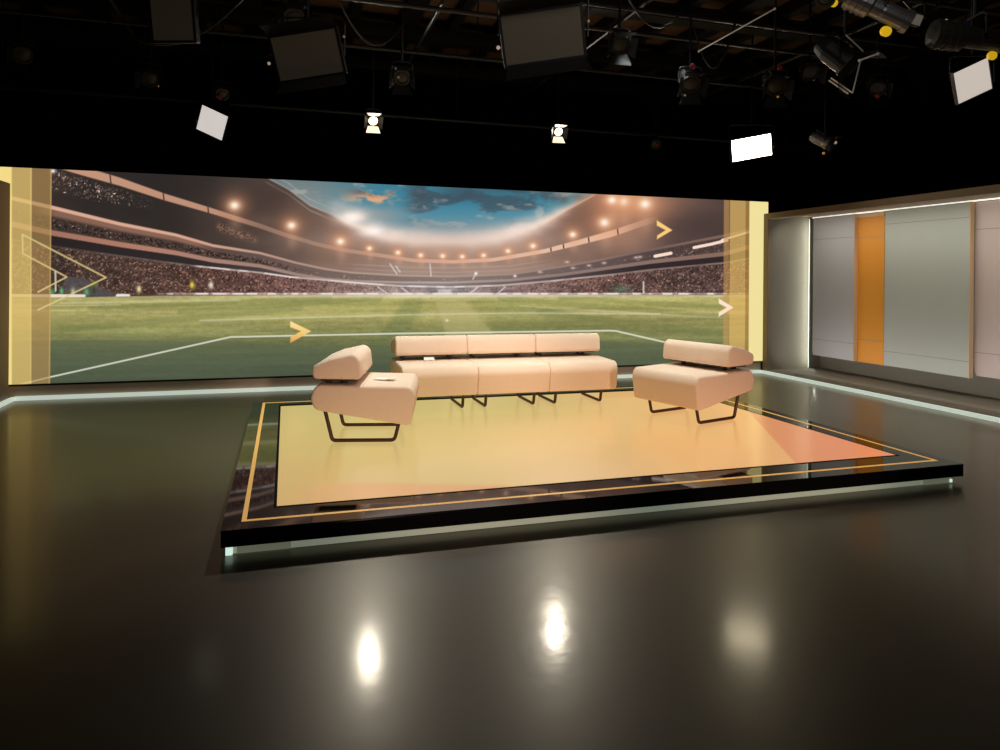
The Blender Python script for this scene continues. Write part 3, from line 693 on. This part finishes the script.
def fresnel(label, loc, d, r=.085, lit=False, group=None, top=ROOF, knob=None, roll=0, body=None):
    t = thing('fresnel_spotlight', label, 'studio light', loc, 0, group); m4 = aim(d, roll); body = body or M['blackmetal']
    bm = bmesh.new(); lathe(bm, [(-2.6 * r, .5 * r), (-2.5 * r, .8 * r), (-1.6 * r, r), (.3 * r, r), (.3 * r, 1.12 * r), (.62 * r, 1.12 * r), (.62 * r, .86 * r), (.42 * r, .84 * r)], m4, 20)
    link('housing', bm, body, t, smooth=False)
    bm = bmesh.new(); lathe(bm, [(.43 * r, .84 * r), (.5 * r, .6 * r), (.55 * r, .2 * r)], m4, 20)
    link('lens', bm, M['lens'] if lit else M['darkgrey'], t)
    for k in range(4):
        R4 = m4 @ Matrix.Rotation(k * PI / 2, 4, 'Z'); L_ = 1.25 * r if k % 2 else .95 * r
        pts = [R4 @ V(q) for q in ((1.0 * r, -.95 * r, .64 * r), (1.0 * r, .95 * r, .64 * r), (1.0 * r + L_ * .72, .95 * r + L_ * .32, .64 * r + L_), (1.0 * r + L_ * .72, -.95 * r - L_ * .32, .64 * r + L_))]
        bm = bmesh.new(); quad(bm, pts); bmesh.ops.solidify(bm, geom=bm.faces[:], thickness=.003)
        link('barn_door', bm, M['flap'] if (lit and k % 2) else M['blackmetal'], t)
    bm = bmesh.new()
    for k in range(4): box(bm, -.5 * r, .5 * r, r, r * 1.15, -2.2 * r + k * .5 * r, -2.0 * r + k * .5 * r, mtx=m4)
    link('cooling_fins', bm, body, t)
    hanger(t, top, loc, 1.1 * r, m4)
    for off, rr, mm in (knob or ()): tagball(t, m4 @ V(off), rr, mm)
    return t

def profile_spot(label, loc, d, L_=.5, r=.07, body='blackmetal', group=None, knobs=(), top=ROOF):
    t = thing('profile_spotlight', label, 'studio light', loc, 0, group); m4 = aim(d)
    bm = bmesh.new(); lathe(bm, [(-.62 * L_, .5 * r), (-.6 * L_, 1.25 * r), (-.2 * L_, 1.35 * r), (-.16 * L_, 1.0 * r), (.0, 1.0 * r)], m4, 18); link('lamp_house', bm, M[body], t)
    bm = bmesh.new(); lathe(bm, [(0, .92 * r), (.02, 1.0 * r), (.40 * L_, 1.0 * r), (.40 * L_, 1.15 * r), (.5 * L_, 1.15 * r), (.5 * L_, .95 * r), (.44 * L_, .9 * r)], m4, 18); link('barrel', bm, M[body], t)
    bm = bmesh.new(); lathe(bm, [(.445 * L_, .88 * r), (.47 * L_, .4 * r)], m4, 18); link('lens', bm, M['darkgrey'], t)
    bm = bmesh.new()
    for k in range(3): lathe(bm, [(-.55 * L_ + k * .11 * L_, 1.4 * r), (-.53 * L_ + k * .11 * L_, 1.42 * r), (-.51 * L_ + k * .11 * L_, 1.4 * r)], m4, 18)
    link('cooling_ribs', bm, M[body], t)
    hanger(t, top, loc, 1.3 * r, m4)
    for off, rr, mm in knobs:
        bm = bmesh.new(); q = m4 @ V(off); lathe(bm, [(-rr * .5, rr * .7), (-rr * .4, rr), (rr * .5, rr), (rr * .6, rr * .7)], Matrix.Translation(q) @ aim(V((-.3, -.8, -.4))), 12); link('knob', bm, mm, t)
    return t

OFF = 'unlit panel lights under the ceiling'
soft_panel('bright white panel light burning above the right end of the screen', (5.826, 7.877, 3.211), (.94, -.286, .189), (-.256, -.221, .941), .52, .275, M['bright'], 'lit panel lights', border=.012)
soft_panel('small tilted white panel light above the left of the screen', (-.893, 9.45, 3.381), (.871, -.265, -.414), (.26, -.468, .845), .355, .325, M['lit_soft'], 'lit panel lights', border=.008)
soft_panel('tilted white panel light at the upper right corner', (5.584, 4.575, 3.198), (.863, -.262, .432), (-.491, -.238, .838), .325, .28, M['lit_warm'], 'lit panel lights', border=.006, deep=.028)
soft_panel('dark grey unlit panel light at upper left of centre', (.161, 6.224, 3.37), (.944, -.287, .161), (-.241, -.271, .932), .55, .355, M['diffoff'], OFF, doors=True, tags=((( -.33, -.02, .03), .014, M['bulbw']), ((.34, .1, .03), .012, M['steel'])))
soft_panel('large dark unlit panel light at top centre', (1.906, 5.171, 3.38), (.946, -.288, .149), (-.231, -.275, .933), .62, .365, M['diffoff'], OFF, doors=True, tags=(((-.36, -.04, .04), .016, M['bulbw']), ((.36, .06, .03), .01, M['steel'])))
soft_panel('dim unlit panel light at the upper left, cut by the top edge', (-.945, 6.561, 3.692), (.957, -.291, .009), (-.065, -.184, .981), .35, .40, M['diffoff'], OFF)
soft_panel('small grey panel light between the two profile spotlights', (4.665, 4.332, 3.54), (.926, -.282, -.252), (.148, -.344, .927), .15, .08, M['lit_warm'] if False else mat('grey_diffuser_glow', (150, 146, 140), .6, emit=(120, 112, 104), estr=.35), OFF, border=.006)  # grey face of this unlit panel is given its own glow

fresnel('small burning spotlight with lit barn doors left of centre above screen', (1.084, 9.393, 3.547), (-.02, -.86, -.50), .07, True, 'burning fresnel spotlights')
fresnel('small burning spotlight with lit barn doors right of centre above screen', (3.755, 9.522, 3.609), (-.10, -.86, -.50), .07, True, 'burning fresnel spotlights')

profile_spot('silver profile spotlight with a yellow knob at upper right', (4.03, 4.0, 3.41), (.78, -.40, -.48), .42, .07, 'greymetal', 'profile spotlights', (((.02, -.11, .10), .036, M['yellow']), ((-.02, .06, -.22), .03, M['amber'])))
profile_spot('black profile spotlight above the white panel at the right edge', (4.66, 3.80, 3.215), (.93, -.30, -.10), .50, .075, 'darkgrey', 'profile spotlights', (((.0, -.11, .13), .03, M['yellow']), ((.03, .1, -.2), .025, M['bulbw']), ((.03, .11, -.05), .02, M['blue'])))
profile_spot('grey profile spotlight cut by the top edge, amber knob below', (3.86, 4.35, 3.66), (-.5, -.55, -.6), .36, .06, 'darkgrey', 'profile spotlights', (((.05, -.09, .02), .03, M['yellow']),))

UF = 'unlit fresnel spotlights on the ceiling grid'
K = lambda *a: tuple(a)
specs = [
    ('black unlit spotlight with a red tag under the grid right of centre', (3.829, 6.154, 3.44), (-.2, -.75, -.6), .085, (((.0, .16, -.02), .028, M['red']), ((-.05, -.1, .08), .012, M['steel']), ((.03, -.14, .1), .014, M['amber']))),
    ('black unlit spotlight with open doors, next right of the red tagged one', (4.637, 5.908, 3.42), (-.3, -.7, -.6), .085, (((.02, .17, -.02), .024, M['red']), ((.03, -.1, .06), .016, M['amber']))),
    ('black spotlight with steel door frames at right of the ceiling', (4.166, 4.484, 3.20), (.35, -.6, -.7), .10, (((-.08, .03, .1), .018, M['bulbw']),)),
    ('black unlit spotlight with an amber knob between the two panel lights', (1.166, 7.487, 3.62), (-.1, -.8, -.55), .08, (((.06, -.1, .05), .016, M['amber']), ((-.04, .02, .1), .014, M['steel']), ((-.1, -.02, .08), .014, M['red']))),
    ('black unlit spotlight above the left end of the screen', (-1.402, 8.268, 3.577), (.1, -.8, -.55), .08, (((.1, .03, .04), .02, M['amber']), ((-.1, -.03, .05), .014, M['bulbw']), ((.09, -.06, .05), .014, M['amber']))),
    ('black unlit spotlight with a yellow tag behind the centre panel light', (3.2, 6.45, 3.85), (-.15, -.8, -.55), .085, (((.07, -.16, .06), .032, M['yellow']),)),
    ('black unlit spotlight over the dim panel at upper left', (.05, 6.9, 3.92), (.05, -.8, -.6), .09, (((-.12, -.02, .06), .012, M['steel']),)),
    ('small grey spotlight with glinting doors right of the bright panel', (6.58, 7.408, 3.25), (.6, -.6, -.5), .075, (((.0, -.13, .06), .018, M['amber']), ((.1, .06, .1), .02, M['bulbw']), ((-.12, -.05, .0), .016, M['amber']))),
    ('black unlit spotlight in the far left corner of the ceiling', (-2.62, 8.4, 3.75), (.3, -.8, -.5), .085, (((.05, -.1, .05), .012, M['bulbw']),)),
    ('black unlit spotlight with a red tag above the small tilted panel', (-.75, 9.05, 3.66), (.2, -.8, -.5), .07, (((-.04, -.02, .1), .022, M['red']),)),
    ('black unlit spotlight with a red tag at the right end of the far pipe', (5.33, 9.5, 3.52), (-.3, -.8, -.5), .07, (((.0, .02, .1), .024, M['red']),)),
    ('black unlit spotlight with a dim red tag in the dark at right', (6.409, 6.415, 3.68), (-.4, -.6, -.6), .08, (((.0, -.06, .09), .028, M['red']),)),
    ('black unlit spotlight close under the ceiling at top right', (5.9, 6.9, 3.95), (-.3, -.7, -.6), .09, (((.05, -.1, .05), .014, M['amber']),)),
]
for lab, loc, d, r, kn in specs:
    t = fresnel(lab, loc, d, r, False, UF, ROOF, kn, body=M['greymetal'] if 'grey spot' in lab else None)
    if 'steel door frames' in lab:
        for a, b in (((4.13, 4.44, 3.39), (4.256, 4.40, 3.266)), ((4.256, 4.40, 3.266), (4.18, 4.42, 2.94)), ((4.02, 4.47, 3.055), (4.18, 4.42, 2.94)), ((4.00, 4.47, 3.035), (4.14, 4.42, 2.93))):
            bm = bmesh.new(); tube(bm, [V(a) - V(loc), V(b) - V(loc)], .006, 6); link('door_edge', bm, M['steel'], t)

# grid of pipes: bars across the studio and bars running away from the camera
GR = 'black pipes of the lighting grid'
def pipe(label, a, b, r=.025):
    t = thing('grid_pipe', label, 'pipe', a, 0, GR); a = V(a); b = V(b)
    bm = bmesh.new(); tube(bm, [V((0, 0, 0)), b - a], r, 10); link('bar', bm, M['pipe'], t, smooth=True)
    for f in (.06, .5, .94):
        q = (b - a) * f; bm = bmesh.new(); tube(bm, [q, V((q.x, q.y, 4.99 - a.z))], .008, 6); link('hanging_rod', bm, M['beam'], t)
pipe('black pipe just above the screen top carrying the two burning spotlights', (-4, 9.72, 3.69), (8.6, 9.72, 3.69))
for i, (y, nm) in enumerate(((8.62, 'second'), (7.15, 'third'), (6.52, 'fourth'), (5.45, 'fifth'), (4.72, 'sixth'))):
    pipe('black grid pipe across the studio, %s back from the screen' % nm, (-4, y, PIPE_Z), (8.6, y, PIPE_Z))
for x, nm in ((-1.75, 'left of centre'), (1.52, 'over the left armchair'), (3.50, 'over the right armchair'), (6.15, 'near the right wall')):
    pipe('black grid pipe running away from the camera, %s' % nm, (x, 2.5, PIPE_Z + .06), (x, 10.4, PIPE_Z + .06))

# cables sagging between the pipes
for i, (a, b, sag, lab) in enumerate((((-1.9, 8.3, 4.2), (-.1, 6.4, 4.2), .5, 'black cable sagging over the left panel light'), ((.3, 6.3, 4.15), (1.2, 7.4, 4.2), .45, 'black cable looping beside the upper left panel light'), ((2.5, 5.3, 4.2), (3.8, 6.2, 4.2), .4, 'black cable hanging right of the large dark panel'), ((4.02, 6.45, 4.2), (4.52, 6.4, 4.2), .5, 'black cable drooping between two unlit spotlights at right'), ((4.2, 4.3, 4.2), (5.5, 4.6, 4.2), .55, 'black cable drooping above the tilted corner panel'))):
    a = V(a); b = V(b); bm = bmesh.new()
    tube(bm, [a.lerp(b, k / 14) - V((0, 0, sag * math.sin(PI * k / 14))) for k in range(15)], .011, 6)
    tag(link('hanging_cable', bm, M['pipe'], smooth=True), lab, 'cable', 'cables hanging from the grid')

# steel safety arms, their caught light put in as a faint glow
ST = 'thin bright steel arms between the lamps'
for a, b, lab in (((3.35, 5.25, 3.43), (3.97, 5.07, 3.80), 'long thin steel arm slanting up right of the large dark panel'), ((4.05, 4.22, 3.12), (4.18, 4.18, 3.17), 'short thin steel arm under the yellow knob of the silver spotlight')):
    a = V(a); b = V(b)
    t = thing('steel_arm', lab, 'rod', a, 0, ST)
    bm = bmesh.new(); tube(bm, [V((0, 0, 0)), b - a], .006, 6); ball(bm, (0, 0, 0), .011, 8); ball(bm, b - a, .011, 8)
    link('arm', bm, M['steel'], t, smooth=True)
    q = (b - a) if b.z > a.z else V((0, 0, 0))
    bm = bmesh.new(); tube(bm, [q, V((q.x, q.y, ROOF - a.z))], .004, 6); link('hanging_wire', bm, M['beam'], t)

# ------------------------------------------------------------------ light
def area(name, loc, target, size, power, col=(1, .95, .88), spread=120, shape='DISK'):
    l = bpy.data.lights.new(name, 'AREA'); l.shape = shape; l.size = size; l.energy = power; l.color = col; l.spread = math.radians(spread)
    o = bpy.data.objects.new(name, l); C.objects.link(o); o.location = loc
    o.rotation_euler = (V(target) - V(loc)).to_track_quat('-Z', 'Y').to_euler(); return o
def spot(name, loc, target, power, size=40, blend=.6, r=.08, col=(1, .94, .86)):
    l = bpy.data.lights.new(name, 'SPOT'); l.energy = power; l.spot_size = math.radians(size); l.spot_blend = blend; l.shadow_soft_size = r; l.color = col
    o = bpy.data.objects.new(name, l); C.objects.link(o); o.location = loc
    o.rotation_euler = (V(target) - V(loc)).to_track_quat('-Z', 'Y').to_euler(); return o
# the two burning spotlights throw their beams to the floor in front of the stage
area('spot_beam', (1.084, 9.33, 3.51), (1.0, 0, .0), .15, 14, (1, .9, .78), 110)
area('spot_beam', (3.75, 9.46, 3.57), (1.6, 0, .0), .15, 14, (1, .9, .78), 110)
# low salmon lamps added behind the camera to redden the seat fronts
spot('added_key_lamp', (1.0, -1.5, 1.35), (1.25, 6.9, .40), 640, 25, .7, .15, (1, .70, .56))
spot('added_key_lamp', (3.5, -1.5, 1.35), (3.3, 6.7, .40), 640, 25, .7, .15, (1, .70, .56))
spot('added_top_lamp', (1.2, 6.2, 4.15), (1.2, 6.6, .4), 430, 66, .9, .2, (.94, 1, .92))  # unseen overhead lamps added to turn the seat tops cream
spot('added_top_lamp', (3.4, 6.2, 4.15), (3.4, 6.6, .4), 430, 66, .9, .2, (.94, 1, .92))
area('added_fill_lamp', (2.2, 2.2, 4.6), (2.2, 8.5, .3), 2.0, 18, (1, .92, .82), 110)  # unseen broad fill added to lift the dim plinth and walls
def bar_light(name, loc, target, sx, sy, power, col):
    o = area(name, loc, target, sx, power, col, 160, 'RECTANGLE'); o.data.size_y = sy
    z = (V(loc) - V(target)).normalized(); y = V((0, 1, 0)) if sx < sy and abs(z.y) < .8 and name == 'added_niche_lamp' else V((0, 0, 1))
    y = (y - z * y.dot(z)).normalized(); x = y.cross(z)
    m = Matrix.Identity(4)
    for k in range(3): m[k][0], m[k][1], m[k][2], m[k][3] = x[k], y[k], z[k], loc[k]
    o.matrix_world = m; return o
bar_light('added_niche_lamp', (7.42, 5.4, 2.40), (8.1, 5.4, 1.1), .05, 7.6, 30, (1, .98, .94))  # unseen bar added behind the header to brighten the niche panels
bar_light('added_niche_lamp', (7.40, 5.4, .10), (8.1, 5.4, .85), .04, 7.6, 22, (.98, .95, 1.0))  # second added bar, low on the ledge, lifts the panel bottoms
bar_light('added_corner_lamp', (8.075, 9.28, 1.26), (7.75, 9.39, 1.26), .02, 2.3, 7, (.95, 1, .93))  # unseen upright bar added to brighten the edge of the jamb
w = bpy.data.worlds.new('studio_dark'); sc.world = w; w.use_nodes = True
w.node_tree.nodes['Background'].inputs[0].default_value = (.002, .002, .002, 1); w.node_tree.nodes['Background'].inputs[1].default_value = 1.0
sc.view_settings.view_transform = 'Standard'; sc.view_settings.look = 'None'; sc.view_settings.exposure = 0; sc.view_settings.gamma = 1
sc.cycles.use_denoising = True
sc.cycles.max_bounces = 8
sc.cycles.sample_clamp_indirect = 6
